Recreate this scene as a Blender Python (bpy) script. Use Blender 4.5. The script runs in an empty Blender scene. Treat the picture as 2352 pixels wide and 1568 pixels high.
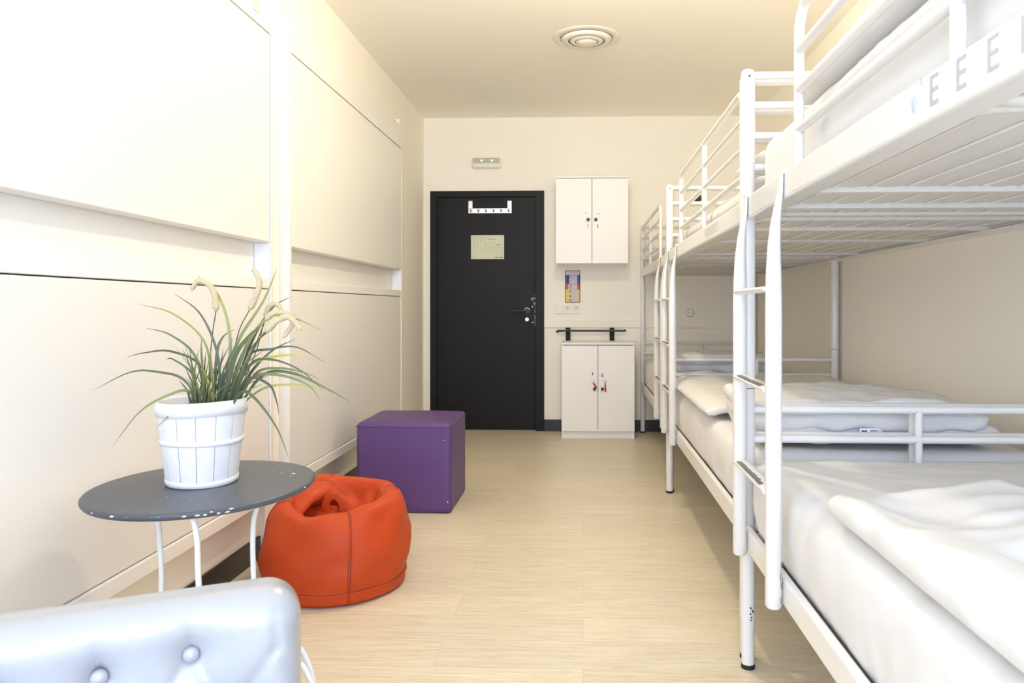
import bpy, bmesh, math, random
from mathutils import Vector, Matrix, noise
random.seed(7)
S = bpy.context.scene
COL = S.collection

# ------------------------------------------------------------------ camera
F, VX, VY, YAWPX, CAMH = 1700.0, 1339.0, 705.0, 60.0, 1.085
cd = bpy.data.cameras.new('camera'); cam = bpy.data.objects.new('camera', cd); COL.objects.link(cam)
cam.location = (0, 0, CAMH)
cam.rotation_euler = (math.radians(90), 0, math.atan(YAWPX / F))
cd.sensor_width = 36.0; cd.lens = F / 2352 * 36
cd.shift_x = -((VX - YAWPX) - 1176) / 2352
cd.shift_y = -(784 - VY) / 2352
cd.clip_start = 0.05
cd.dof.use_dof = True; cd.dof.focus_distance = 2.7; cd.dof.aperture_fstop = 7.0
S.camera = cam
S.cycles.max_bounces = 16; S.cycles.diffuse_bounces = 15; S.cycles.glossy_bounces = 5

# ------------------------------------------------------------------ world, light, exposure
S.view_settings.view_transform = 'Standard'; S.view_settings.look = 'None'
S.view_settings.gamma = 1.0; S.view_settings.exposure = -0.17
try: S.view_settings.use_curve_mapping = False
except Exception: pass
w = bpy.data.worlds.new('daylight_sky'); S.world = w; w.use_nodes = True
w.node_tree.nodes['Background'].inputs[0].default_value = (0.75, 0.87, 1.0, 1)
w.node_tree.nodes['Background'].inputs[1].default_value = 1.0

LAMP_POWER, LAMP_COL = 62.0, (1.0, 0.86, 0.60)
DAY_POWER, DAY_COL = 160.0, (0.54, 0.68, 1.0)
WIN = (-1.20, 1.25, 0.45, 2.50)       # window behind the camera: x0 x1 z0 z1
YF = -1.70                             # inner face of the front wall
ld = bpy.data.lights.new('window_daylight', 'AREA'); ld.shape = 'RECTANGLE'
ld.size = WIN[1] - WIN[0]; ld.size_y = WIN[3] - WIN[2]; ld.energy = DAY_POWER; ld.color = DAY_COL
lo_ = bpy.data.objects.new('window_daylight', ld); COL.objects.link(lo_)
lo_.location = (0, YF + 0.03, (WIN[2] + WIN[3]) / 2); lo_.rotation_euler = (math.radians(90), 0, 0)
LAMPS = [(0.0, 3.05, 2.75, 1.0), (0.0, -1.0, 2.75, 0.08)]

# ------------------------------------------------------------------ materials
def principled(name, col, rough=0.5, metal=0.0, coat=0.0, spec=None):
    m = bpy.data.materials.new(name); m.use_nodes = True
    b = m.node_tree.nodes['Principled BSDF']
    b.inputs['Base Color'].default_value = (*col, 1)
    b.inputs['Roughness'].default_value = rough
    b.inputs['Metallic'].default_value = metal
    b.inputs['Coat Weight'].default_value = coat
    if spec is not None: b.inputs['Specular IOR Level'].default_value = spec
    return m

def vary(m, scale, amt, bump=0.0, bscale=None, detail=4, stretch=(1, 1, 1), dark=None):
    nt = m.node_tree; N = nt.nodes; L = nt.links; b = N['Principled BSDF']
    tc = N.new('ShaderNodeTexCoord'); mp = N.new('ShaderNodeMapping'); mp.inputs['Scale'].default_value = stretch
    L.new(tc.outputs['Object'], mp.inputs['Vector'])
    if amt > 0:
        n = N.new('ShaderNodeTexNoise'); n.inputs['Scale'].default_value = scale; n.inputs['Detail'].default_value = detail
        L.new(mp.outputs[0], n.inputs['Vector'])
        mx = N.new('ShaderNodeMix'); mx.data_type = 'RGBA'
        c = b.inputs['Base Color'].default_value[:]
        d = dark if dark else [x * (1 - amt) for x in c[:3]]
        mx.inputs[6].default_value = (*d[:3], 1); mx.inputs[7].default_value = c
        L.new(n.outputs['Fac'], mx.inputs[0]); L.new(mx.outputs[2], b.inputs['Base Color'])
    if bump > 0:
        n2 = N.new('ShaderNodeTexNoise'); n2.inputs['Scale'].default_value = bscale or scale * 8; n2.inputs['Detail'].default_value = 3
        L.new(mp.outputs[0], n2.inputs['Vector'])
        bp = N.new('ShaderNodeBump'); bp.inputs['Strength'].default_value = bump; bp.inputs['Distance'].default_value = 0.002
        L.new(n2.outputs['Fac'], bp.inputs['Height']); L.new(bp.outputs[0], b.inputs['Normal'])
    return m

M = {}
M['wall'] = vary(principled('painted_plaster', (0.925, 0.89, 0.80), 0.75), 3, 0.03, 0.15, 60)
M['ceiling'] = vary(principled('ceiling_paint', (0.945, 0.91, 0.83), 0.8), 2, 0.03, 0.1, 70)
M['board'] = vary(principled('white_laminate', (0.82, 0.805, 0.77), 0.42), 2, 0.02)
M['cabinet'] = vary(principled('white_cabinet_board', (0.93, 0.92, 0.885), 0.4), 2, 0.02)
M['trimw'] = vary(principled('white_trim', (0.88, 0.87, 0.84), 0.4), 2, 0.02)
M['enamel'] = vary(principled('white_enamel', (0.78, 0.77, 0.75), 0.28, coat=0.3), 8, 0.03, 0.06, 60)
M['enamel_under'] = vary(principled('white_mesh_base', (0.68, 0.655, 0.61), 0.5), 6, 0.12, 0.3, 50, stretch=(6, 1, 1))
M['sheet'] = vary(principled('white_cotton', (0.72, 0.715, 0.705), 0.85), 2, 0.03, 0.35, 35)
M['mattress'] = vary(principled('mattress_ticking', (0.75, 0.745, 0.73), 0.8), 3, 0.03, 0.3, 50)
M['blackpaint'] = vary(principled('black_paint', (0.010, 0.0095, 0.008), 0.5, spec=.25), 3, 0.25, 0.05, 40)
M['blackbase'] = vary(principled('black_skirting', (0.017, 0.015, 0.014), 0.35), 3, 0.2)
M['tabletop'] = vary(principled('dark_tray_metal', (0.085, 0.094, 0.116), 0.40), 5, 0.3, 0.15, 90)
M['wirewhite'] = principled('white_wire', (0.85, 0.86, 0.86), 0.35)
M['chip'] = vary(principled('chipped_white', (0.8, 0.8, 0.76), 0.6), 30, 0.1)
M['chipgreen'] = vary(principled('chipped_green', (0.05, 0.30, 0.16), 0.6), 30, 0.1)
M['chipgrey'] = vary(principled('bare_steel_chip', (0.22, 0.20, 0.18), 0.5, 0.4), 30, 0.3)
M['planter'] = vary(principled('white_washed_wood', (0.74, 0.74, 0.75), 0.55), 4, 0.04, 0.3, 40, stretch=(1, 1, 0.2))
M['planter_gap'] = vary(principled('slat_gap', (0.62, 0.60, 0.62), 0.8), 9, 0.2)
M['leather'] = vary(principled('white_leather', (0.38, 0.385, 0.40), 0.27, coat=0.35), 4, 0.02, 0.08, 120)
M['orange'] = vary(principled('orange_leatherette', (0.52, 0.060, 0.010), 0.5, spec=.3), 3, 0.10, 0.25, 160)
M['orange_seam'] = vary(principled('dark_orange_stitch', (0.28, 0.03, 0.01), 0.6), 9, 0.2)
M['purple'] = vary(principled('purple_leatherette', (0.10, 0.046, 0.185), 0.48), 3, 0.10, 0.2, 220)
M['purple_seam'] = vary(principled('purple_piping', (0.09, 0.04, 0.19), 0.5), 9, 0.2)
M['chrome'] = principled('brushed_metal', (0.72, 0.68, 0.66), 0.3, 0.9)
M['steel'] = principled('steel', (0.6, 0.58, 0.56), 0.35, 0.9)
M['knob'] = principled('black_knob', (0.02, 0.018, 0.015), 0.35)
M['plastic'] = principled('white_plastic', (0.82, 0.79, 0.72), 0.35)
M['socketdark'] = principled('socket_recess', (0.25, 0.23, 0.20), 0.6)
M['red'] = principled('red_tag', (0.62, 0.05, 0.04), 0.5)
M['ink'] = principled('black_ink', (0.02, 0.02, 0.02), 0.6)
M['inkgrey'] = principled('grey_marker', (0.42, 0.43, 0.47), 0.6)
M['inkfaint'] = principled('faint_pencil', (0.34, 0.33, 0.27), 0.7)
M['inkpale'] = principled('pale_pencil', (0.58, 0.55, 0.49), 0.7)
M['paper'] = vary(principled('plan_paper', (0.66, 0.68, 0.50), 0.5), 6, 0.06)
M['papergrey'] = principled('sign_grey', (0.60, 0.56, 0.62), 0.5)
M['signblue'] = principled('sign_blue', (0.05, 0.05, 0.22), 0.5)
M['signred'] = principled('sign_red', (0.55, 0.07, 0.05), 0.5)
M['signyellow'] = principled('sign_yellow', (0.72, 0.55, 0.16), 0.5)
M['brown'] = vary(principled('dark_brown_cloth', (0.045, 0.022, 0.018), 0.8), 30, 0.4, 0.5, 80)
M['rubber'] = principled('black_rubber', (0.015, 0.013, 0.015), 0.6)
M['ventdark'] = principled('duct_interior', (0.16, 0.13, 0.09), 0.8)
M['spike'] = vary(principled('fluffy_seed_head', (0.60, 0.50, 0.31), 0.95), 60, 0.2, 0.8, 300)
M['stem'] = vary(principled('dark_stem', (0.05, 0.055, 0.035), 0.6), 20, 0.2)
M['soil'] = vary(principled('dark_green_moss', (0.035, 0.06, 0.035), 0.9), 40, 0.5, 0.6, 100)
M['lampmetal'] = principled('white_lamp_body', (0.85, 0.84, 0.8), 0.4)
M['greenlens'] = vary(principled('green_tinted_lens', (0.50, 0.56, 0.40), 0.3), 20, 0.15)

def emis(name, col, s):
    m = bpy.data.materials.new(name); m.use_nodes = True; nt = m.node_tree
    b = nt.nodes['Principled BSDF']; b.inputs['Base Color'].default_value = (0.8, 0.8, 0.8, 1)
    b.inputs['Emission Color'].default_value = (*col, 1); b.inputs['Emission Strength'].default_value = s
    return m
M['led'] = emis('lit_led', (0.85, 1.0, 0.65), 2.2)

def grass_mat():
    m = bpy.data.materials.new('grass_blade'); m.use_nodes = True; nt = m.node_tree; N = nt.nodes; L = nt.links
    b = N['Principled BSDF']; b.inputs['Roughness'].default_value = 0.45
    at = N.new('ShaderNodeAttribute'); at.attribute_name = 'tone'; at.attribute_type = 'GEOMETRY'
    r = N.new('ShaderNodeValToRGB'); e = r.color_ramp.elements
    e[0].position = 0; e[0].color = (0.040, 0.052, 0.040, 1); e[1].position = 1; e[1].color = (0.40, 0.36, 0.07, 1)
    x = e.new(0.35); x.color = (0.10, 0.12, 0.04, 1); x = e.new(0.7); x.color = (0.26, 0.27, 0.07, 1)
    L.new(at.outputs['Fac'], r.inputs[0]); L.new(r.outputs[0], b.inputs['Base Color'])
    return m
M['grass'] = grass_mat()

def floor_mat():
    m = bpy.data.materials.new('light_oak_vinyl'); m.use_nodes = True; nt = m.node_tree; N = nt.nodes; L = nt.links
    b = N['Principled BSDF']; b.inputs['Roughness'].default_value = 0.34
    tc = N.new('ShaderNodeTexCoord')
    br = N.new('ShaderNodeTexBrick'); br.offset = 0.37; br.offset_frequency = 2
    br.inputs['Color1'].default_value = (0.0, 0, 0, 1); br.inputs['Color2'].default_value = (1, 1, 1, 1)
    br.inputs['Mortar'].default_value = (0.5, 0.5, 0.5, 1)
    br.inputs['Scale'].default_value = 1.0; br.inputs['Mortar Size'].default_value = 0.0012
    br.inputs['Brick Width'].default_value = 1.22; br.inputs['Row Height'].default_value = 0.185
    L.new(tc.outputs['Object'], br.inputs['Vector'])
    # per-plank offset of the grain
    ad = N.new('ShaderNodeVectorMath'); ad.operation = 'MULTIPLY_ADD'
    L.new(br.outputs['Color'], ad.inputs[0]); ad.inputs[1].default_value = (7, 3, 5); L.new(tc.outputs['Object'], ad.inputs[2])
    mp = N.new('ShaderNodeMapping'); mp.inputs['Scale'].default_value = (2.0, 34, 1); L.new(ad.outputs[0], mp.inputs[0])
    n = N.new('ShaderNodeTexNoise'); n.inputs['Scale'].default_value = 2.2; n.inputs['Detail'].default_value = 8; n.inputs['Roughness'].default_value = 0.65
    L.new(mp.outputs[0], n.inputs['Vector'])
    mp2 = N.new('ShaderNodeMapping'); mp2.inputs['Scale'].default_value = (10, 170, 1); L.new(ad.outputs[0], mp2.inputs[0])
    n2 = N.new('ShaderNodeTexNoise'); n2.inputs['Scale'].default_value = 1.6; n2.inputs['Detail'].default_value = 4
    L.new(mp2.outputs[0], n2.inputs['Vector'])
    r = N.new('ShaderNodeValToRGB'); e = r.color_ramp.elements
    e[0].position = 0.15; e[0].color = (0.56, 0.465, 0.345, 1); e[1].position = 0.72; e[1].color = (0.79, 0.72, 0.57, 1)
    x = e.new(0.48); x.color = (0.71, 0.628, 0.475, 1)
    L.new(n.outputs['Fac'], r.inputs[0])
    r2 = N.new('ShaderNodeValToRGB'); e = r2.color_ramp.elements
    e[0].position = 0.28; e[0].color = (0.60, 0.56, 0.50, 1); e[1].position = 0.40; e[1].color = (1, 1, 1, 1)
    L.new(n2.outputs['Fac'], r2.inputs[0])
    mx = N.new('ShaderNodeMix'); mx.data_type = 'RGBA'; mx.blend_type = 'MULTIPLY'; mx.inputs[0].default_value = 0.75
    L.new(r.outputs[0], mx.inputs[6]); L.new(r2.outputs[0], mx.inputs[7])
    # plank tone
    pt = N.new('ShaderNodeMix'); pt.data_type = 'RGBA'; pt.blend_type = 'MULTIPLY'; pt.inputs[0].default_value = 1
    mr = N.new('ShaderNodeMapRange'); mr.inputs[3].default_value = 0.95; mr.inputs[4].default_value = 1.03
    L.new(br.outputs['Color'], mr.inputs[0]); L.new(mx.outputs[2], pt.inputs[6]); L.new(mr.outputs[0], pt.inputs[7])
    jn = N.new('ShaderNodeMix'); jn.data_type = 'RGBA'; jn.inputs[7].default_value = (0.50, 0.41, 0.29, 1)
    jf = N.new('ShaderNodeMath'); jf.operation = 'MULTIPLY'; jf.inputs[1].default_value = 0.55
    L.new(br.outputs['Fac'], jf.inputs[0]); L.new(jf.outputs[0], jn.inputs[0]); L.new(pt.outputs[2], jn.inputs[6])
    L.new(jn.outputs[2], b.inputs['Base Color'])
    bp = N.new('ShaderNodeBump'); bp.inputs['Strength'].default_value = 0.12; bp.inputs['Distance'].default_value = 0.001
    L.new(n2.outputs['Fac'], bp.inputs['Height']); L.new(bp.outputs[0], b.inputs['Normal'])
    return m
M['floor'] = floor_mat()

# ------------------------------------------------------------------ mesh helpers
class MB:
    def __init__(self): self.v = []; self.f = []; self.sm = []; self.tone = []
    def add(self, vs, fs, smooth=False):
        o = len(self.v); self.v += [Vector(p) for p in vs]
        self.f += [[i + o for i in f] for f in fs]; self.sm += [smooth] * len(fs)
        return self
    def box(self, lo, hi, bev=0.0, seg=2, rot=None, piv=None):
        lo, hi = [min(a, b) for a, b in zip(lo, hi)], [max(a, b) for a, b in zip(lo, hi)]
        bm = bmesh.new(); bmesh.ops.create_cube(bm, size=1)
        for v in bm.verts:
            v.co = Vector([(lo[i] + hi[i]) / 2 + v.co[i] * (hi[i] - lo[i]) for i in range(3)])
        if bev > 0:
            bev = min(bev, 0.49 * min(hi[i] - lo[i] for i in range(3)))
            bmesh.ops.bevel(bm, geom=bm.edges[:], offset=bev, segments=seg, profile=0.5, affect='EDGES')
        bm.verts.index_update(); vs = [v.co.copy() for v in bm.verts]
        if rot is not None:
            pv = Vector(piv) if piv else Vector([(a + b) / 2 for a, b in zip(lo, hi)])
            vs = [pv + rot @ (p - pv) for p in vs]
        fs = [[v.index for v in f.verts] for f in bm.faces]; bm.free()
        return self.add(vs, fs, False)
    def sweep(self, path, rad, seg=16, ref=(0.01, 1, 0.013), cap=True, closed=False, smooth=True, square=False):
        P = [Vector(p) for p in path]; n = len(P); ref = Vector(ref)
        if not isinstance(rad, (list,)): rad = [rad] * n
        rad = [r if isinstance(r, tuple) else (r, r) for r in rad]
        vs = []; fs = []
        side = None
        for i in range(n):
            if closed: t = P[(i + 1) % n] - P[i - 1]
            else: t = P[min(i + 1, n - 1)] - P[max(i - 1, 0)]
            t.normalize()
            if side is None: s = ref.cross(t); s.normalize()
            else:
                s = side - t * side.dot(t); s.normalize()
            side = s; u = t.cross(s)
            a, b = rad[i]
            for k in range(seg):
                th = 2 * math.pi * k / seg
                c_, s_ = math.cos(th), math.sin(th)
                if square:
                    q = 0.35; c_ = math.copysign(abs(c_) ** q, c_); s_ = math.copysign(abs(s_) ** q, s_)
                vs.append(P[i] + s * (a * c_) + u * (b * s_))
        m = n if closed else n - 1
        for i in range(m):
            j = (i + 1) % n
            for k in range(seg):
                l = (k + 1) % seg
                fs.append([i * seg + k, i * seg + l, j * seg + l, j * seg + k])
        self.add(vs, fs, smooth)
        if cap and not closed:
            self.add(vs[:seg], [list(range(seg))[::-1]], False)      # caps have rings of their own, so the
            self.add(vs[-seg:], [list(range(seg))], False)           # tube's shading stays even to its ends
        return self
    def tube(self, a, b, r, seg=16, r2=None):
        a = Vector(a); b = Vector(b); d = (b - a).normalized()
        ref = (0, 0, 1) if abs(d.z) < 0.9 else (0, 1, 0)
        return self.sweep([a, b], [r, r if r2 is None else r2], seg, ref)
    def lathe(self, prof, c=(0, 0, 0), seg=48, fn=None, smooth=True, closed=False):
        vs = []; fs = []; n = len(prof)
        for r, z in prof:
            for k in range(seg):
                th = 2 * math.pi * k / seg
                p = Vector((r * math.cos(th), r * math.sin(th), z))
                if fn: p = fn(p, th)
                vs.append(Vector(c) + p)
        for i in range(n if closed else n - 1):
            j = (i + 1) % n
            for k in range(seg):
                l = (k + 1) % seg
                fs.append([i * seg + k, i * seg + l, j * seg + l, j * seg + k])
        return self.add(vs, fs, smooth)
    def soft(self, lo, hi, r, step, fn=None):
        n = [max(2, int(round((hi[i] - lo[i]) / step))) for i in range(3)]
        idx = {}; vs = []; fs = []
        def get(i, j, k):
            key = (i, j, k)
            if key in idx: return idx[key]
            p = Vector([lo[q] + (hi[q] - lo[q]) * key[q] / n[q] for q in range(3)])
            core = Vector([min(max(p[q], lo[q] + r), hi[q] - r) for q in range(3)])
            d = p - core
            nr = d.normalized() if d.length > 1e-9 else Vector((0, 0, 1))
            q_ = core + nr * r
            if fn: q_ = fn(q_, nr)
            idx[key] = len(vs); vs.append(q_); return idx[key]
        for i in range(n[0]):
            for j in range(n[1]):
                for k in (0, n[2]):
                    fs.append([get(i, j, k), get(i + 1, j, k), get(i + 1, j + 1, k), get(i, j + 1, k)])
        for i in range(n[0]):
            for k in range(n[2]):
                for j in (0, n[1]):
                    fs.append([get(i, j, k), get(i + 1, j, k), get(i + 1, j, k + 1), get(i, j, k + 1)])
        for j in range(n[1]):
            for k in range(n[2]):
                for i in (0, n[0]):
                    fs.append([get(i, j, k), get(i, j + 1, k), get(i, j + 1, k + 1), get(i, j, k + 1)])
        return self.add(vs, fs, True)
    def mesh(self, name, mat, off=None, recalc=True):
        me = bpy.data.meshes.new(name)
        o = Vector(off) if off is not None else Vector((0, 0, 0))
        me.from_pydata([tuple(p - o) for p in self.v], [], self.f)
        me.polygons.foreach_set('use_smooth', self.sm)
        if recalc:
            bm = bmesh.new(); bm.from_mesh(me); bmesh.ops.recalc_face_normals(bm, faces=bm.faces[:]); bm.to_mesh(me); bm.free()
        mats = mat if isinstance(mat, list) else [mat]
        for q in mats: me.materials.append(M[q] if isinstance(q, str) else q)
        if self.tone:
            a = me.attributes.new('tone', 'FLOAT', 'POINT'); a.data.foreach_set('value', self.tone)
        me.update(); return me
    def build(self, name, mat, parent=None, base=None, local=False, recalc=True):
        """world coordinates; parent: thing root (its origin is subtracted unless local)"""
        if parent is not None:
            off = None if local else WORLD[parent.name]
            o = bpy.data.objects.new(name, self.mesh(name, mat, off, recalc)); COL.objects.link(o); o.parent = parent
            WORLD[o.name] = WORLD[parent.name]
        else:
            if base is None:
                lo = Vector([min(p[i] for p in self.v) for i in range(3)]); hi = Vector([max(p[i] for p in self.v) for i in range(3)])
                base = ((lo.x + hi.x) / 2, (lo.y + hi.y) / 2, lo.z)
            o = bpy.data.objects.new(name, self.mesh(name, mat, base, recalc)); COL.objects.link(o); o.location = base
            WORLD[o.name] = Vector(base)
        return o
WORLD = {}
def thing(name, label, cat, loc=(0, 0, 0), rz=0, group=None):
    o = bpy.data.objects.new(name, None); COL.objects.link(o); o.empty_display_size = 0.1
    o.location = loc; o.rotation_euler = (0, 0, rz); WORLD[o.name] = Vector(loc)
    return tag(o, label, cat, group)
def tag(o, label=None, cat=None, group=None):
    if label: o['label'] = label
    if cat: o['category'] = cat
    if group: o['group'] = group
    return o
def struct(o): o['kind'] = 'structure'; return o

def text_mb(s, size, fm, bold=0.0):
    """flat lettering; fm maps (x,y) of the text to a world point"""
    cu = bpy.data.curves.new('t', 'FONT'); cu.body = s; cu.size = size; cu.resolution_u = 3
    cu.offset = size * bold; cu.align_x = 'CENTER'; cu.align_y = 'CENTER'
    ob = bpy.data.objects.new('t', cu); COL.objects.link(ob)
    dg = bpy.context.evaluated_depsgraph_get()
    me = bpy.data.meshes.new_from_object(ob.evaluated_get(dg))
    mb = MB(); mb.add([fm(v.co.x, v.co.y) for v in me.vertices], [list(p.vertices) for p in me.polygons])
    bpy.data.objects.remove(ob); bpy.data.curves.remove(cu); bpy.data.meshes.remove(me)
    return mb

def catmull(pts, n=8):
    P = [Vector(p) for p in pts]; P = [P[0] * 2 - P[1]] + P + [P[-1] * 2 - P[-2]]
    out = []
    for i in range(1, len(P) - 2):
        for k in range(n):
            t = k / n; a, b, c, d = P[i - 1], P[i], P[i + 1], P[i + 2]
            out.append(0.5 * ((2 * b) + (c - a) * t + (2 * a - 5 * b + 4 * c - d) * t * t + (3 * b - a - 3 * c + d) * t ** 3))
    out.append(P[-2]); return out
def nz(x, y, z, s=1.0): return noise.noise(Vector((x * s, y * s, z * s)))

# ------------------------------------------------------------------ room shell
XL, XR, YB, ZC = -1.405, 1.50, 6.49, 2.75
struct(MB().box((XL - .1, YF - .15, -.08), (XR + .1, YB + .1, 0)).build('floor', 'floor', base=(0, 0, 0)))
struct(MB().box((XL - .1, YF - .15, ZC), (XR + .1, YB + .1, ZC + .08)).build('ceiling', 'ceiling'))
struct(MB().box((XL - .1, YF - .15, 0), (XL, YB + .1, ZC)).build('wall_left', 'wall'))
struct(MB().box((XR, YF - .15, 0), (XR + .1, YB + .1, ZC)).build('wall_right', 'wall'))
DX0, DX1, DZ = -1.344, -0.340, 2.105
wb = MB()
wb.box((XL, YB, 0), (DX0 + .01, YB + .1, ZC)).box((DX1 - .01, YB, 0), (XR, YB + .1, ZC)).box((DX0 + .01, YB, DZ - .01), (DX1 - .01, YB + .1, ZC))
struct(wb.build('wall_back', 'wall'))
x0, x1, z0, z1 = WIN
wf = MB()
wf.box((XL, YF - .15, 0), (x0, YF, ZC)).box((x1, YF - .15, 0), (XR, YF, ZC)).box((x0, YF - .15, 0), (x1, YF, z0)).box((x0, YF - .15, z1), (x1, YF, ZC))
struct(wf.build('wall_front', 'wall'))
wn = MB()
for a, b, c, d in ((x0, x0 + .05, z0, z1), (x1 - .05, x1, z0, z1), (x0, x1, z0, z0 + .05), (x0, x1, z1 - .05, z1), (-.025, .025, z0, z1)):
    wn.box((a, YF - .12, c), (b, YF - .07, d), .004)
struct(wn.build('window_1', 'trimw'))
# cladding on the back wall: a proud board above and beside the door, a ledge at dado height
t = MB()
t.box((DX0 - .03, YB - .012, DZ), (XR, YB, 2.245), .002)
t.box((DX1, YB - .012, .915), (XR, YB, DZ + .001), .002)
t.box((DX0 - .035, YB - .014, 0), (DX0, YB, DZ + .02), .003)
struct(t.build('trim_1', 'wall'))
t = MB().box((DX1, YB - .020, .905), (XR, YB, .975), .003)
struct(t.build('trim_2', 'wall'))
struct(MB().box((DX1, YB - .008, .10), (XR, YB, .9), .002).build('trim_3', 'wall'))
struct(MB().box((-.315, YB - .004, 2.37), (-.10, YB, 2.49), .002).build('trim_4', 'wall'))
struct(MB().box((DX1, YB - .022, 0), (XR, YB, .10), .003).build('baseboard_back', 'blackbase'))
struct(MB().box((XL, YF, 0), (XL + .014, YB - .03, .098), .003).build('baseboard_left', 'blackbase'))
struct(MB().box((XR - .014, YF, 0), (XR, YB - .03, .098), .003).build('baseboard_right', 'blackbase'))

# door
d = MB()
d.box((DX0 + .055, YB + .012, .004), (DX1 - .075, YB + .055, DZ - .05), .002)
door = struct(d.build('door_1', 'blackpaint'))
fr = MB()
fr.box((DX0, YB - .022, 0), (DX0 + .057, YB + .06, DZ), .003).box((DX1 - .077, YB - .022, 0), (DX1, YB + .06, DZ), .003)
fr.box((DX0 + .056, YB - .022, DZ - .052), (DX1 - .076, YB + .06, DZ), .003)
fr.build('door_frame', 'blackpaint', door)
HX = -.492
h = MB()
h.tube((HX, YB + .013, 1.052), (HX, YB - .045, 1.052), .011)
h.sweep([(HX, YB - .045, 1.052), (HX - .02, YB - .05, 1.052), (HX - .135, YB - .05, 1.052)], [.010, .010, .009], 12)
h.tube((HX, YB + .013, 1.052), (HX, YB + .004, 1.052), .024, 24)
hd = h.build('door_handle', 'knob', door)
r_ = MB().sweep([(HX + .026 * math.cos(a * .13 + .35), YB + .004, 1.052 + .026 * math.sin(a * .13 + .35)) for a in range(19)], .0028, 8)
r_.build('worn_ring', 'chip', hd)
k = MB().tube((HX, YB + .013, .977), (HX, YB + .003, .977), .016, 20)
k.box((HX - .006, YB - .004, .968), (HX + .006, YB + .004, .986), .002)
k.build('lock_cylinder', 'steel', door)
hg = MB()
for z in (1.83, .25): hg.tube((DX0 + .06, YB - .004, z - .04), (DX0 + .06, YB - .004, z + .04), .008, 12)
hg.build('hinge', 'blackpaint', door)
ch = MB()
ex = DX1 - .0765
for i in range(46):
    z = 1.20 - i * .0062 - random.random() * .003
    ch.box((ex - .0025 - random.random() * .003, YB + .0085, z), (ex + .0005, YB + .0118, z - .004 - random.random() * .004))
for i in range(26):
    z = .92 + random.random() * .25; x = ex - .004 - random.random() ** 2 * .03; s = .0015 + random.random() * .003
    ch.box((x - s, YB + .0085, z - s), (x + s, YB + .0118, z + s * 1.4))
ch.build('chipped_paint', 'chip', door)

# ------------------------------------------------------------------ left wall: panel units
def panel_unit(y0, y1, label, trimfar=False):
    t = thing('wall_panel', label, 'wall panel', (XL, (y0 + y1) / 2, .27), group='large white panels on the left wall')
    XF = -1.326; ZT = 2.41
    f = MB()
    f.box((XL, y0, .32), (XL + .008, y1, ZT))
    f.box((XL, y0, .27), (XF, y0 + .028, ZT), .002).box((XL, y1 - .028, .27), (XF, y1, ZT), .002)
    f.box((XL, y0 + .028, 2.245), (XF, y1 - .028, ZT), .002)
    f.build('frame', 'board', t)
    MB().box((XL + .002, y0 + .028, .27), (XF + .002, y1 - .028, .318), .003).build('bottom_rail', 'trimw', t)
    MB().box((XL + .008, y0 + .030, 1.164), (XF - .002, y1 - .032, 1.208), .003).build('middle_rail', 'trimw', t)
    MB().box((XL + .010, y0 + .031, .3225), (XF - .006, y1 - .033, 1.160), .002).build('lower_board', 'board', t)
    MB().box((XL + .012, y0 + .035, 1.36), (XF - .001, y1 - .036, 2.238), .003).build('upper_board', 'board', t)
    for yy in (y0 + .031, y1 - .034):
        b = MB().box((XL + .010, yy, 1.209), (XF - .006, yy + .003, 1.355))
        s = 1 if yy < (y0 + y1) / 2 else -1
        if s < 0:
            b.sweep([(XL + .032, yy - .001, 1.28), (XL + .034, yy - .004, 1.284)], [(.007), (.004)], 8)
            b.box((XL + .026, yy - .003, 1.262), (XL + .030, yy, 1.292))
        b.build('hinge_bracket', 'steelwhite', t)
    return t
M['plategrey'] = principled('grey_plate', (0.60, 0.585, 0.54), 0.5)
M['steelwhite'] = principled('painted_bracket', (0.78, 0.80, 0.84), 0.4)
p1 = panel_unit(.98, 3.13, 'large white wall panel behind the potted grass and round table')
p2 = panel_unit(3.30, 5.40, 'large white wall panel farther along, behind the purple cube pouf')
MB().box((-1.347, 2.93, 2.285), (-1.3225, 2.985, 2.345), .001).build('catch_plate', 'plategrey', p1)
MB().box((XL, 3.13, 2.30), (-1.345, 3.145, 2.41), .002).build('end_bracket', 'steelwhite', p1)
struct(MB().box((XL, 3.148, .02), (-1.372, 3.298, ZC), .002).build('trim_5', 'wall'))
e = MB().box((XL, 5.408, .10), (-1.352, 5.436, 2.47), .002)
struct(e.build('trim_6', 'trimw'))

# ------------------------------------------------------------------ ceiling vent and lamps
v = thing('ceiling_vent', 'round white ceiling air vent with concentric rings', 'vent', (.022, 4.585, ZC - .03))
c = (.022, 4.585, 0)
MB().lathe([(.160, ZC - .001), (.165, ZC - .010), (.205, ZC - .004), (.209, ZC - .0005), (.160, ZC - .0005)], c, 64).build('outer_ring', 'plastic', v)
MB().lathe([(.0, ZC - .0012), (.162, ZC - .0012)], c, 48).build('duct', 'ventdark', v)
MB().lathe([(.150, ZC - .006), (.112, ZC - .020), (.118, ZC - .026), (.160, ZC - .010), (.150, ZC - .006)], c, 64).build('ring', 'plastic', v)
MB().lathe([(.098, ZC - .010), (.070, ZC - .026), (.076, ZC - .032), (.110, ZC - .018), (.098, ZC - .010)], c, 64).build('ring', 'plastic', v)
MB().lathe([(.0, ZC - .040), (.035, ZC - .039), (.068, ZC - .028), (.066, ZC - .024), (.0, ZC - .028)], c, 48).build('centre_disc', 'plastic', v)
sp = MB()
for a in (.9, 2.24, 4.0, 5.4):
    sp.box((c[0] + .07 * math.cos(a) - .006, c[1] + .07 * math.sin(a) - .006, ZC - .022), (c[0] + .155 * math.cos(a) + .006, c[1] + .155 * math.sin(a) + .006, ZC - .004))
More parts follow.
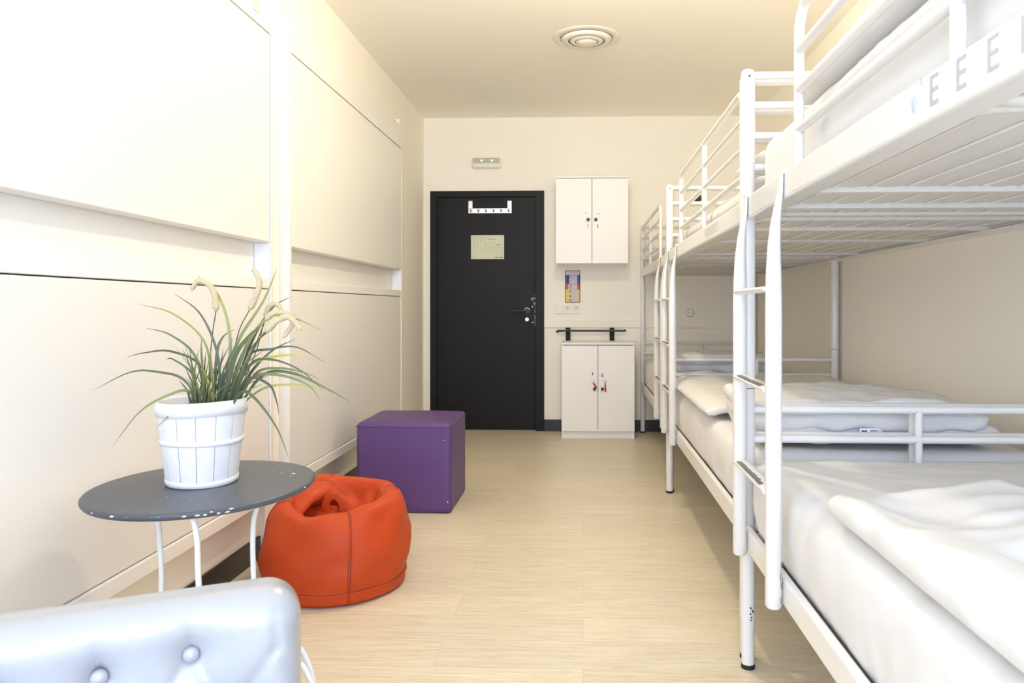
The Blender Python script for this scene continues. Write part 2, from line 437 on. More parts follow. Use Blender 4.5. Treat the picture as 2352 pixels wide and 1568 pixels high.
for n_, (lx, ly, lz, k_) in enumerate(LAMPS):
    t = thing('ceiling_lamp', ['round flush ceiling lamp over the middle of the aisle', 'round flush ceiling lamp near the window wall'][n_], 'lamp', (lx, ly, lz - .05))
    MB().lathe([(.0, lz), (.125, lz), (.130, lz - .02), (.118, lz - .035), (.0, lz - .035)], (lx, ly, 0), 40).build('lamp_body', 'lampmetal', t)
    m = emis('lit_diffuser', LAMP_COL, 4.0)
    MB().lathe([(.0, lz - .050), (.07, lz - .048), (.112, lz - .036)], (lx, ly, 0), 40).build('diffuser', m, t)
    l = bpy.data.lights.new('lamp_glow', 'POINT'); l.shadow_soft_size = .045; l.energy = LAMP_POWER * k_; l.color = LAMP_COL
    o = bpy.data.objects.new('lamp_glow', l); COL.objects.link(o); o.parent = t; o.location = (0, 0, -.085)

# ------------------------------------------------------------------ things on the back wall
# emergency light
t = thing('emergency_light', 'small greenish emergency light with two lit dots above the black door', 'emergency light', (-.842, YB, 2.30))
MB().box((-.968, YB - .052, 2.302), (-.719, YB, 2.391), .012, 3).build('housing', 'plastic', t)
MB().box((-.958, YB - .056, 2.340), (-.729, YB - .045, 2.387), .006, 2).build('lens', 'greenlens', t)
for x in (-.885, -.795):
    MB().lathe([(0, .006), (.006, .004), (.009, 0), (0, 0)], (0, 0, 0), 16).v and None
    q = MB(); q.tube((x, YB - .055, 2.364), (x, YB - .059, 2.364), .0075, 14); q.build('lit_dot', 'led', t)
# hook rack on the door
yd = YB + .012
t = thing('hook_rack', 'over-door metal rack with six short hooks on the black door', 'hook rack', (-.82, yd, 1.91))
b = MB(); b.box((-1.010, yd - .006, 1.912), (-.628, yd - .002, 1.955), .001)
b.box((-1.010, yd - .006, 1.95), (-.974, yd - .002, 2.022), .001).box((-.664, yd - .006, 1.95), (-.628, yd - .002, 2.022), .001)
b.box((-1.010, yd - .006, 2.018), (-.974, yd + .002, 2.022)).box((-.664, yd - .006, 2.018), (-.628, yd + .002, 2.022))
b.build('plate', 'chrome', t)
for i in range(6):
    x = -.986 + i * .0668
    q = MB().sweep([(x, yd - .006, 1.928), (x, yd - .024, 1.924), (x, yd - .032, 1.932)], [.005, .005, .005], 10)
    q.lathe([(0, .009), (.006, .007), (.009, 0), (.006, -.007), (0, -.009)], (x, yd - .033, 1.936), 12)
    q.build('hook', 'steel', t)
# evacuation plan
t = thing('floor_plan_sign', 'pale landscape floor plan sheet fixed to the black door', 'sign', (-.84, yd, 1.508))
MB().box((-.987, yd - .006, 1.508), (-.694, yd - .001, 1.718), .001).build('board', 'paper', t)
g = MB(); yp = yd - .0068
def ln(mb, xa, za, xb, zb, w_=.0014, y=None):
    y = yp if y is None else y
    mb.box((min(xa, xb) - w_ / 2, y - .0004, min(za, zb) - w_ / 2), (max(xa, xb) + w_ / 2, y + .0008, max(za, zb) + w_ / 2))
X0, Z0 = -.987, 1.508
for a in [(.03, .19, .155, .19), (.03, .19, .03, .10), (.155, .19, .155, .175), (.155, .175, .215, .172), (.03, .105, .06, .105), (.06, .185, .06, .15), (.085, .185, .085, .15),
          (.11, .185, .11, .14), (.13, .14, .13, .09), (.13, .14, .21, .14), (.205, .145, .205, .06), (.205, .06, .27, .06), (.27, .06, .27, .13), (.205, .10, .27, .10),
          (.16, .075, .16, .11), (.16, .11, .205, .11), (.24, .13, .27, .13), (.05, .125, .08, .125), (.10, .09, .15, .09), (.16, .14, .16, .16), (.18, .06, .205, .06)]:
    ln(g, X0 + a[0], Z0 + a[1], X0 + a[2], Z0 + a[3])
g.build('plan_lines', 'inkfaint', t)
g = MB(); ln(g, X0 + .222, Z0 + .122, X0 + .236, Z0 + .122, .003); ln(g, X0 + .236, Z0 + .125, X0 + .262, Z0 + .127, .0015)
for xx, zz in ((.012, .198), (.281, .198), (.012, .012)): g.box((X0 + xx - .002, yp - .001, Z0 + zz - .004), (X0 + xx + .002, yp + .001, Z0 + zz + .004))
for i in range(9):
    if i == 4: continue
    g.box((X0 + .215 + i * .0075, yp - .0004, Z0 + .010), (X0 + .2205 + i * .0075, yp + .001, Z0 + .018))
g.build('markings', 'ink', t)

# cabinets
def cabinet(name, label, x0, x1, y0, z0, z1, plinth, nums, knobs, group):
    t = thing(name, label, 'cabinet', ((x0 + x1) / 2, YB, z0), group=group)
    b = MB(); yb = YB - .022 if plinth else YB - .012
    zt = z1 - .018
    b.box((x0, y0 + .02, z0), (x0 + .016, yb, zt)).box((x1 - .016, y0 + .02, z0), (x1, yb, zt))
    b.box((x0, yb - .006, z0), (x1, yb, zt))
    b.box((x0 + .016, y0 + .022, z0 + (.058 if plinth else .018)), (x1 - .016, yb, z0 + (.074 if plinth else .034)))
    b.build('body', 'cabinet', t)
    MB().box((x0 - .003, y0 + .003, zt), (x1 + .003, yb, z1), .002).build('top', 'trimw', t)
    if plinth: MB().box((x0 + .012, y0 + .035, z0), (x1 - .004, y0 + .052, z0 + .062), .002).build('plinth', 'trimw', t)
    zb = z0 + (.064 if plinth else .0); xm = (x0 + x1) / 2
    for s, (xa, xb) in enumerate(((x0, xm - .002), (xm + .002, x1))):
        zz = zb + (.004 if s == 0 and not plinth else 0)
        d = MB().box((xa, y0, zb), (xb, y0 + .018, zt - .005), .0015).build('cabinet_door', 'cabinet', t)
        kx, kz, lx, lz = knobs[s][:4]
        q = MB().sweep([(kx, y0, kz), (kx, y0 - .010, kz), (kx, y0 - .014, kz), (kx, y0 - .024, kz), (kx, y0 - .027, kz)], [.006, .006, .013, .013, .008], 18)
        q.build('knob', 'knob', d)
        q = MB().sweep([(lx, y0, lz), (lx, y0 - .004, lz), (lx, y0 - .006, lz)], [.012, .012, .008], 18)
        q.box((lx - .0015, y0 - .016, lz - .008), (lx + .0015, y0 - .005, lz + .008))
        q.build('lock', 'steel', d)
        tx, tz, ts = nums[s]
        sx = knobs[s][4]
        text_mb(ts, .034, lambda a, b_: (sx[0] + a * .8, y0 - .0006, sx[1] + b_), .035).build('number', 'ink', d)
        if plinth:
            off = (.030, -.055) if s == 0 else (.004, -.085)
            q = MB().sweep([(lx, y0 - .018, lz - .008), (lx + off[0] * .5, y0 - .017, lz + off[1] * .5), (lx + off[0], y0 - .014, lz + off[1])], [(.003, .002), (.007, .002), (.008, .002)], 8, ref=(0, 1, 0.01))
            q.build('key_tag', 'red', d)
        elif s == 0:
            q = MB().box((lx - .010, y0 - .012, lz - .062), (lx - .004, y0 - .009, lz - .008), .001); q.build('key_tag', 'steel', d)
    return t
def W(u, v, y):      # point of the plane Y=y seen at photo position (u, v): used to read off sizes
    psi = math.atan(YAWPX / F); s, c_ = math.sin(psi), math.cos(psi)
    a = (u - (VX - YAWPX)) / F; b_ = (VY - v) / F; k_ = y / (c_ + a * s)
    return (-s + a * c_) * k_, CAMH + b_ * k_
y0 = 6.13
kn = [(*W(1351, 504.5, y0), *W(1344.5, 487, y0), W(1350, 519, y0)), (*W(1368.5, 504.5, y0), *W(1374.5, 488, y0), W(1373, 519.5, y0))]
cabinet('wall_cabinet', 'white two-door wall cabinet numbered 1 and 2, hanging above the coloured sign', -.225, .373, y0, 1.447, 2.173, False, [(0, 0, '1'), (0, 0, '2')], kn, 'white two-door cabinets')
y0 = 6.095
kn = [(*W(1365.5, 892.5, y0), *W(1361.5, 875, y0), W(1361, 859, y0)), (*W(1383.5, 892.5, y0), *W(1389.5, 875, y0), W(1382.5, 862, y0))]
cabinet('floor_cabinet', 'white two-door floor cabinet with red key tags, standing under the black rail', -.176, .423, y0, 0, .792, True, [(0, 0, '9'), (0, 0, '12')], kn, 'white two-door cabinets')

# black rail
t = thing('wall_rail', 'black horizontal wall rail on two flat brackets above the floor cabinet', 'rail', (.07, YB, .78))
yr = YB - .075
MB().sweep([(-.232, yr, .868), (-.215, yr, .878), (-.16, yr, .880), (.35, yr, .880), (.372, yr, .884)], [.011, .011, .009, .009, .011], 14).build('bar', 'knob', t)
for x in (-.130, .252):
    MB().box((x - .020, YB - .030, .775), (x + .020, YB - .0201, .906), .002).box((x - .016, yr - .004, .872), (x + .016, YB - .028, .888), .003).build('bracket', 'blackpaint', t)

# sockets
t = thing('power_socket', 'white triple wall plate with two power sockets under the coloured sign', 'socket', (-.13, YB - .012, 1.03))
ys = YB - .012; xs = [-.244, -.170, -.0965, -.023]
MB().box((xs[0], ys - .012, 1.028), (xs[1], ys, 1.100), .003).build('blank_plate', 'plastic', t)
for i in (1, 2):
    x = (xs[i] + xs[i + 1]) / 2
    p = MB().box((xs[i], ys - .010, 1.028), (xs[i + 1], ys, 1.100), .003).build('socket_plate', 'plastic', t)
    q = MB()
    q.sweep([(x + .021 * math.cos(a * math.pi / 8), ys - .0105, 1.066 + .021 * math.sin(a * math.pi / 8)) for a in range(9)], .0012, 6)
    q.tube((x - .010, ys - .009, 1.066), (x - .010, ys - .0112, 1.066), .0035, 10).tube((x + .010, ys - .009, 1.066), (x + .010, ys - .0112, 1.066), .0035, 10)
    q.box((x - .005, ys - .0115, 1.078), (x + .005, ys - .010, 1.085)).box((x - .002, ys - .0115, 1.044), (x + .002, ys - .010, 1.048))
    q.build('socket_recess', 'socketdark', p)
# coloured sign
t = thing('safety_sign', 'narrow vertical sign in grey, blue, red and yellow bands', 'sign', (-.09, YB - .012, 1.123))
xa, xb, za, zb = -.156, -.024, 1.124, 1.405; ys = YB - .012
MB().box((xa, ys - .004, za), (xb, ys, zb), .001).build('backing', 'ink', t)
e_ = .0055
def band(mat, z_a, z_b, name): MB().box((xa + e_, ys - .0052, z_a), (xb - e_, ys - .003, z_b)).build(name, mat, t)
band('papergrey', 1.365, zb - e_, 'grey_band'); band('signblue', 1.287, 1.365, 'blue_band'); band('signred', 1.240, 1.287, 'red_band'); band('signyellow', za + e_, 1.240, 'yellow_band')
q = MB()
q.box((xa + .036, ys - .006, 1.290), (xb - .026, ys - .005, 1.362)).box((xa + .026, ys - .006, 1.243), (xb - .026, ys - .005, 1.284)).box((xa + .062, ys - .006, 1.134), (xb - .024, ys - .005, 1.236))
q.build('white_panel', 'papergrey', t)
q = MB()
for i in range(6): q.box((xa + .028 + i * .013, ys - .0066, 1.385), (xa + .037 + i * .013, ys - .0052, 1.391))
for z in (1.352, 1.346, 1.338, 1.330, 1.322, 1.314, 1.306, 1.298, 1.276, 1.270, 1.262, 1.254, 1.228, 1.222, 1.212, 1.206, 1.186, 1.180, 1.172, 1.160, 1.150, 1.144):
    q.box((xa + .068, ys - .0066, z), (xa + .068 + .018 + random.random() * .016, ys - .0062, z + .002))
q.build('small_print', 'inkgrey', t)
q = MB()
for cx, cz in ((.030, 1.348), (.048, 1.348), (.030, 1.312), (.048, 1.312)):
    q.sweep([(xa + cx - .006, ys - .0066, cz - .010), (xa + cx, ys - .0066, cz + .010), (xa + cx + .006, ys - .0066, cz - .010)], .0018, 6)
for cz in (1.222, 1.180, 1.146): q.sweep([(xa + .044, ys - .0066, cz - .007), (xa + .049, ys - .0066, cz + .006)], [.003, .0045], 6)
q.build('pictograms', 'signblue', t)
MB().sweep([(xa + .044 + .012 * math.cos(a * math.pi / 8), ys - .0066, 1.264 + .012 * math.sin(a * math.pi / 8)) for a in range(16)], .0026, 6, closed=True).build('prohibition_ring', 'signred', t)
# round metal fitting on the back wall
t = thing('round_wall_fitting', 'round silver fitting on the back wall behind the bunk beds', 'wall fitting', (.93, YB - .012, 1.036))
cx, cz, ys = .931, 1.036, YB - .012
q = MB().sweep([(cx, ys, cz), (cx, ys - .008, cz), (cx, ys - .012, cz)], [.037, .037, .030], 28); q.build('rim', 'chrome', t)
q = MB().sweep([(cx, ys - .012, cz), (cx, ys - .014, cz)], [.026, .024], 24); q.build('face', 'plastic', t)
q = MB()
for a in (-1, 1): q.sweep([(cx + a * .010 - .007, ys - .0148, cz + .006), (cx + a * .010, ys - .0148, cz - .006), (cx + a * .010 + .006, ys - .0148, cz + .005)], .0013, 6)
q.build('scroll_mark', 'socketdark', t)

# ------------------------------------------------------------------ bunk beds
BL, BWID = 2.035, .952
RZ = (1.345, 1.412); RL = (.367, .433)
def make_bunk(mirror, label, loc, letters=None, marks=None):
    fy = (lambda y: BL - y) if mirror else (lambda y: y)
    t = thing('bunk_bed', label, 'bunk bed', loc, group='white metal bunk beds in a row')
    def B(mb, name, mat='enamel', par=None): return mb.build(name, mat, par or t, local=True)
    for x in (0, BWID):
        for y in (0, BL):
            q = MB()
            q.sweep([(x, fy(y), .012), (x, fy(y), .125)], .0192, 20)
            q.sweep([(x, fy(y), .125), (x, fy(y), .84)], .0208, 20)
            q.sweep([(x, fy(y), .843), (x, fy(y), 1.785), (x, fy(y), 1.796), (x, fy(y), 1.800)], [.0212, .0212, .018, .010], 20)
            p = B(q, 'post')
            B(MB().sweep([(x, fy(y), 0), (x, fy(y), .013)], .0205, 20), 'foot_cap', 'rubber', p)
            if x == 0 and y == BL and marks:
                for mx, mz, mw, mh in marks:
                    B(MB().sweep([(x + mx - mw, fy(y) - .0190, mz + mh), (x + mx, fy(y) - .0214, mz), (x + mx + mw, fy(y) - .0190, mz - mh)], [.0012, .0024, .0010], 6, ref=(0, 1, 0)), 'pen_mark', 'ink', p)
            B(MB().tube((x - .0, fy(y) - .0200, 1.775), (x, fy(y) - .0216, 1.775), .003, 8), 'screw_hole', 'ink', p)
    side = -.016
    for z0_, z1_ in (RZ, RL):
        for x in (0, BWID):
            s = 1 if x == 0 else -1
            q = MB().box((x + s * side, .012, z0_), (x + s * (side + .022), BL - .012, z1_), .007, 3)
            q.box((x + s * .002, .02, z0_ + .006), (x + s * .052, BL - .02, z0_ + .010), .0015)
            r = B(q, 'side_rail')
            if x == 0 and z0_ == RZ[0]: rail = r
    def endboard(y, zs, zlow):
        q = MB()
        for i, z in enumerate(zs): q.tube((.015, y, z), (BWID - .015, y, z), .0115, 14)
        q.tube((BWID / 2 + .03, y, zs[0]), (BWID / 2 + .03, y, zlow), .0112, 14)
        B(q, 'end_board')
    for y in (0, BL):
        endboard(fy(y), (1.782, 1.692, 1.60, 1.505, 1.41), 1.41)
        endboard(fy(y), (.777, .688, .598, .507, .423), .423)
    # guard rail on the aisle side, ladder gap at the far end
    ya, yb_ = .03, 1.50
    q = MB(); xg = -.002
    zt = 1.765
    arc = [(xg, yb_, RZ[1] - .035), (xg, yb_, zt - .06)] + [(xg, yb_ - .06 + .06 * math.cos(a * math.pi / 12), zt - .06 + .06 * math.sin(a * math.pi / 12)) for a in range(1, 7)]
    arc += [(xg, ya + .06, zt)] + [(xg, ya + .06 - .06 * math.sin(a * math.pi / 12), zt - .06 + .06 * math.cos(a * math.pi / 12)) for a in range(1, 7)] + [(xg, ya, RZ[1] - .035)]
    q.sweep([(a, fy(b), c_) for a, b, c_ in arc], .0115, 14, ref=(1, 0.01, 0))
    for z in (1.672, 1.582, 1.492): q.tube((xg, fy(ya), z), (xg, fy(yb_), z), .0105, 14)
    q.tube((xg, fy(.78), RZ[1] - .035), (xg, fy(.78), zt), .0105, 14)
    B(q, 'guard_rail')
    q = MB()
    for z in (1.765, 1.672, 1.582, 1.492): q.tube((BWID, fy(.02), z), (BWID, fy(BL - .02), z), .009, 10)
    B(q, 'wall_side_rail')
    # ladder
    lad = bpy.data.objects.new('ladder', None); COL.objects.link(lad); lad.parent = t; WORLD[lad.name] = Vector(loc)
    y1_, y2_ = BL - .06, BL - .445
    xs = -.037
    for y in (y1_, y2_):
        path = [(xs, z) for z in (.355, 1.10, 1.17, 1.24, 1.30)]
        q = MB()
        zz = [.360, .366, 1.08, 1.16, 1.23, 1.29, 1.335, 1.36, 1.408]
        rx = [.016, .020, .020, .0185, .0155, .0115, .0075, .005, .0035]
        ry = [.016, .020, .020, .0200, .0205, .021, .0215, .022, .022]
        xx = [xs] * 4 + [xs + .001, xs + .005, xs + .011, xs + .0155, xs + .017]
        q.sweep([(a, fy(y), z) for a, z in zip(xx, zz)], [(b, a) for a, b in zip(rx, ry)], 20, ref=(1, 0, 0))
        q.box((xs + .014, fy(y) - .021, 1.404), (.012, fy(y) + .021, 1.4155), .002)
        s_ = B(q, 'stile', par=lad)
        if y == y2_:
            q = MB()
            for a, z in ((.7, .46), (.9, .43), (.75, .41), (.8, .375), (.2, .42)):
                q.box((xs + .0185 * math.cos(a) - .0, fy(y) - .0190 * math.sin(a) - .0015, z), (xs + .0185 * math.cos(a) + .002, fy(y) - .0190 * math.sin(a) + .0015, z + .012 + .01 * random.random()))
            B(q, 'chipped_paint', 'chipgrey', s_)
    for i, z in enumerate((1.129, .882, .635)):
        q = MB().sweep([(xs, fy(y1_ - .014), z), (xs, fy(y2_ + .014), z)], (.0235, .0085), 16, ref=(0, 0, 1))
        r = B(q, 'rung', par=lad)
        if i:
            q = MB()
            for k_ in range(26):
                yy = y1_ - .05 - k_ * .0105; w_ = .003 + .006 * random.random()
                q.box((xs - .012 - .010 + w_ * .3, fy(yy), z + .0070), (xs - .012 + w_, fy(yy - .009), z + .0084))
            B(q, 'chipped_paint', 'chipgrey', r)
    # mesh bases
    for zb, nm in ((1.352, 'upper'), (.374, 'lower')):
        q = MB()
        for a, b in ((.03, .80), (.832, BL - .03)):
            x_a, x_b, rr = .030, BWID - .030, .06
            path = []
            for cx, cy, st in ((x_b - rr, b - rr, 0), (x_a + rr, b - rr, 90), (x_a + rr, a + rr, 180), (x_b - rr, a + rr, 270)):
                for k_ in range(6):
                    th = math.radians(st + k_ * 18); path.append((cx + rr * math.cos(th), fy(cy + rr * math.sin(th)), zb + .010))
            q.sweep(path, (.016, .008), 12, ref=(0, 0, 1), closed=True)
        for y in (.33, 1.555, 1.835):
            q.box((.03, fy(y) - .019, zb + .001), (BWID - .03, fy(y) + .019, zb + .018), .004)
        base = B(q, 'mesh_base', 'enamel_under')
        # panel of the mesh, gently waved over the bars
        nx, ny = 60, 40; vs = []; fs = []
        for i in range(nx + 1):
            for j in range(2 * ny + 2):
                a_, b_ = ((.034, .792), (.842, BL - .04))[j // (ny + 1)]
                x = .035 + (BWID - .07) * i / nx; y = a_ + (b_ - a_) * (j % (ny + 1)) / ny
                vs.append((x, fy(y), zb + .0135 + .0018 * math.cos(x * 2 * math.pi / .085) + .0007 * nz(x, y, zb, 7)))
        for i in range(nx):
            for j in range(2 * ny + 1):
                if j != ny: fs.append([i * (2 * ny + 2) + j, (i + 1) * (2 * ny + 2) + j, (i + 1) * (2 * ny + 2) + j + 1, i * (2 * ny + 2) + j + 1])
        B(MB().add(vs, fs, True), 'mesh_panel', 'enamel_under', base)
        q = MB()
        for i in range(10):
            x = .085 + i * .085
            q.tube((x, fy(.04), zb + .0130), (x, fy(.79), zb + .0130), .0030, 6).tube((x, fy(.842), zb + .0130), (x, fy(BL - .04), zb + .0130), .0030, 6)
        B(q, 'mesh_wires', 'enamel', base)
    if letters:
        for s_, yy, sz, zz in letters:
            B(text_mb(s_, sz, lambda a, b_: (side - .0006, yy - a, zz + b_)), 'lettering', 'inkgrey' if letters is L1 else 'inkpale', rail)
        q = MB().sweep([(side - .0002, 1.092 - loc[1], 1.391), (side - .0012, 1.088 - loc[1], 1.380), (side - .0002, 1.092 - loc[1], 1.368)], [(.002), (.005), (.003)], 8)
        if letters is L1: B(q, 'dark_smudge', 'inkgrey', rail)
    return t
B1, B2, B3 = (.497, .215, 0), (.507, 2.315, 0), (.517, 4.395, 0)
L1 = [("'", 1.070 - .215, .045, 1.392), ('E', 1.033 - .215, .062, 1.381), ('E', .960 - .215, .062, 1.381), ('E', .887 - .215, .062, 1.381), ('F', .82 - .215, .062, 1.381)]
L2 = [('I HEESBEECCI', 2.86 - 2.315, .050, 1.378)]
make_bunk(False, 'white metal bunk bed with large grey letters on its upper side rail', B1, L1, [(.004, .186, .003, .003), (.010, .176, .003, .004), (.003, .168, .002, .003), (.006, .158, .002, .002), (.004, .150, .002, .002)])
make_bunk(False, 'white metal bunk bed with faint handwriting on its rail, between the two other bunks', B2, L2, [(.002, 1.425, .003, .006), (.003, 1.405, .002, .008), (.001, 1.388, .004, .004)])
make_bunk(True, 'white metal bunk bed touching the back wall beside the floor cabinet', B3)

# ------------------------------------------------------------------ bedding
def bed_soft(name, label, cat, lo, hi, r, step, amp, seed, mat='sheet', extra=None, group=None, sc=(3.0, 3.0, 6.0), fine=.0012):
    def fn(p, n):
        q = Vector((p.x * sc[0] + seed, p.y * sc[1], p.z * sc[2]))
        a = noise.noise(q) + .5 * noise.noise(q * 2.3)
        rdg = 1 - abs(noise.noise(q * 1.7 + Vector((5, 2, 1)))) * 2
        w_ = amp * (a * .6 + .35 * rdg ** 3)
        w_ += fine * (1 - abs(noise.noise(Vector((p.x * 7 + seed, p.y * 11, p.z * 9)))) * 3.2 + .5 * noise.noise(Vector((p.x * 16, p.y * 22 + seed, p.z * 18))))
        k_ = 1.0 if n.z > -.5 else .15
        p = p + n * (w_ * k_)
        if extra: p = extra(p, n)
        return p
    mb = MB().soft(lo, hi, r, step, fn)
    o = mb.build(name, mat)
    return tag(o, label, cat, group)
def xw(b, x): return b[0] + x
GM = 'white mattresses on the bunk beds'
for (b, lz, uz, l1, l2) in (
    (B1, .635, 1.575, 'white sheeted mattress under the thick folded-back duvet, lower bunk of the lettered bed', 'white mattress on the upper bunk of the bed with large grey letters'),
    (B2,   .628, 1.505, 'white sheeted mattress carrying the duvet with a sewn label', 'white mattress on the upper bunk of the bed with faint handwriting'),
    (B3, .640, 1.500, 'white sheeted mattress on the lower bunk touching the back wall', 'white mattress on the upper bunk touching the back wall')):
    def puff(p, n, b=b):
        if n.x < -.3 and p.z > .44 and p.z < 1: p.x -= .012 * math.sin((p.z - .42) / .22 * math.pi)
        return p
    bed_soft('mattress', l1, 'mattress', (xw(b, .014), b[1] + .035, .3955), (b[0] + BWID - .03, b[1] + BL - .03, lz), .045, .016, .007, b[1], extra=puff, group=GM, fine=.0018)
    bed_soft('mattress', l2, 'mattress', (xw(b, .030), b[1] + .035, 1.3735), (b[0] + BWID - .03, b[1] + BL - .05, uz), .045, .022, .007, b[1] + 9, group=GM)

# duvets
def duv1(p, n):
    # big diagonal folds, thinner towards the wall
    t_ = (p.y - .25) / 1.4
    if n.z > -.3:
        z_in = p.z; p.z += .016 * math.sin(p.x * 17 + p.y * 5 + 1.5 * nz(p.x, p.y, 0, 3)) + .012 * nz(p.x, p.y, 3, 6)
        p.z += .035 * math.exp(-((p.x - .78) / .16) ** 2) * max(0, min(1, 1.6 - p.y))
        kz = max(0, min(1, (z_in - .650) / .055)); p.z = z_in + (p.z - z_in) * kz
    return p
bed_soft('duvet', 'thick puffy white duvet folded back on the lower bunk of the lettered bed', 'duvet', (.505, .30, .648), (1.36, 1.56, .712), .032, .014, .012, 3.3, extra=duv1, sc=(2.2, 2.2, 5), fine=.0045)
bed_soft('duvet', 'white duvet lying flat over the upper bunk of the lettered bed', 'duvet', (.535, .27, 1.590), (1.40, 1.90, 1.660), .035, .018, .012, 6.1, fine=.003, sc=(2.5, 2.5, 5),
         extra=lambda p, n: (p + Vector((0, 0, -.045 * max(0, (p.y - 1.55) / .35) ** 1.5 if n.z > 0 else 0))))
def folded(name, label, x0, x1, y0_, y1_, z0_, layers, th, seed, group=None):
    mb = MB()
    for i in range(layers):
        dx = .012 * math.sin(seed + i * 2.1); dy = .012 * math.cos(seed * 1.3 + i * 1.7)
        lo = (x0 + dx + .0, y0_ + dy, z0_ + i * th * .93); hi = (x1 + dx - .07 * i / layers, y1_ + dy, z0_ + (i + 1) * th)
        def fn(p, n, i=i):
            q = Vector((p.x * 5 + seed + i, p.y * 5, p.z * 12))
            s = .011 * noise.noise(q) + .008 * noise.noise(q * 2.5) + .006 * (1 - abs(noise.noise(q * 1.8 + Vector((3, 1, 2)))) * 2)
            fall = 1 - .45 * max(0, (p.x - (x0 + x1) / 2) / (x1 - x0) * 2) ** 2 if i == layers - 1 and n.z > 0 else 1
            return Vector((p.x + n.x * s * 1.2, p.y + n.y * s * 1.2, lo[2] + (p.z - lo[2]) * fall + n.z * s * (0.4 if i == 0 and n.z < 0 else 1)))
        mb.soft(lo, hi, th * .46, .013, fn)
    return tag(mb.build(name, 'sheet'), label, 'duvet', group)
GD = 'folded duvets at the bed ends'
o = folded('duvet', 'folded white duvet with a small printed sewn label on the lower middle bunk', .545, 1.30, 2.375, 2.86, .652, 3, .046, 1.0, GD)
tg = MB().box((.868, 2.352, .686), (.937, 2.3565, .705), .0008); tgo = tg.build('care_label', 'plastic', o)
M['plastic_white'] = principled('label_white', (0.9, 0.9, 0.9), 0.6); tgo.data.materials[0] = M['plastic_white']
q = MB()
for i in range(4): q.box((.873 + i * .0042, 2.3508, .694), (.876 + i * .0042, 2.3521, .699))
for i in range(7): q.box((.899 + i * .0034, 2.3508, .696), (.9015 + i * .0034, 2.3521, .699))
q.build('label_print', 'ink', tgo)
q = MB()
for z in (.692, .6975, .703): q.box((.926, 2.3508, z), (.936, 2.3521, z + .0014))
q.build('label_stripes', 'red', tgo)
folded('duvet', 'folded white duvet on the lower bunk touching the back wall', .560, 1.20, 4.455, 4.95, .650, 3, .050, 4.4, GD)
folded('duvet', 'small folded white duvet on the upper bunk of the bed with faint handwriting', .560, 1.30, 2.40, 2.80, 1.521, 1, .07, 7.7, GD)
bed_soft('duvet', 'thin white duvet spread flat beyond the folded one with the sewn label', 'duvet', (.512, 2.98, .658), (1.38, 4.25, .696), .019, .02, .010, 8.8, sc=(3, 3, 6),
         extra=lambda p, n: Vector((p.x - .02 * max(0, n.x * -1) , p.y, p.z - (.05 * max(0, (.56 - p.x) / .05) if p.x < .56 else 0) * 0.35)))
# dark cloth on the end rail of the middle bed
b = MB(); cx, cy, cz = .662, 2.315 + BL, 1.7035
b.soft((cx - .034, cy - .018, cz), (cx + .034, cy + .018, cz + .045), .016, .008, lambda p, n: Vector((cx + (p.x - cx) * (1 - .65 * ((p.z - cz) / .045)) + (p.z - cz) * .25, p.y, p.z + .004 * nz(p.x, p.y, p.z, 60))))
tag(b.build('cloth_bundle', 'brown'), 'small dark brown bundle resting on an upper bunk end rail', 'bundle')

# ------------------------------------------------------------------ purple pouf
px0, px1, py0, py1, ph = -1.196, -.692, 3.86, 4.35, .475
t = thing('cube_pouf', 'purple leatherette cube pouf standing behind the orange bean bag', 'pouf', ((px0 + px1) / 2, (py0 + py1) / 2, 0))
def pf(p, n):
    cx, cy = (px0 + px1) / 2, (py0 + py1) / 2
    u = (p.x - cx) / (px1 - px0) * 2; v_ = (p.y - cy) / (py1 - py0) * 2; z_ = p.z / ph
    if n.z > .5: p.z += .010 * (1 - u * u) * (1 - v_ * v_)
    b_ = .006 * (1 - (2 * z_ - 1) ** 2)
    p.x += n.x * b_ * (1 - v_ * v_); p.y += n.y * b_ * (1 - u * u)
    s = .0022 * nz(p.x, p.y, p.z, 9)
    return p + n * s
MB().soft((px0, py0, .0), (px1, py1, ph), .022, .012, pf).build('body', 'purple', t)
q = MB(); r = .012
zt = ph - .020
for z, off in ((zt, .0015),):
    path = []
    for cx, cy, st in ((px1 - r, py1 - r, 0), (px0 + r, py1 - r, 90), (px0 + r, py0 + r, 180), (px1 - r, py0 + r, 270)):
        for k_ in range(5): th = math.radians(st + k_ * 22.5); path.append((cx + (r + off) * math.cos(th), cy + (r + off) * math.sin(th), z))
    q.sweep(path, .0022, 8, closed=True, ref=(0, 0, 1))
q.build('seam_piping', 'purple_seam', t)
q = MB().box((px1 - .035, py0 - .008, .385), (px1 - .031, py0 - .0035, .390)).box((px1 - .018, py0 - .008, .060), (px1 - .014, py0 - .0005, .066))
q.build('scuff', 'chip', t)

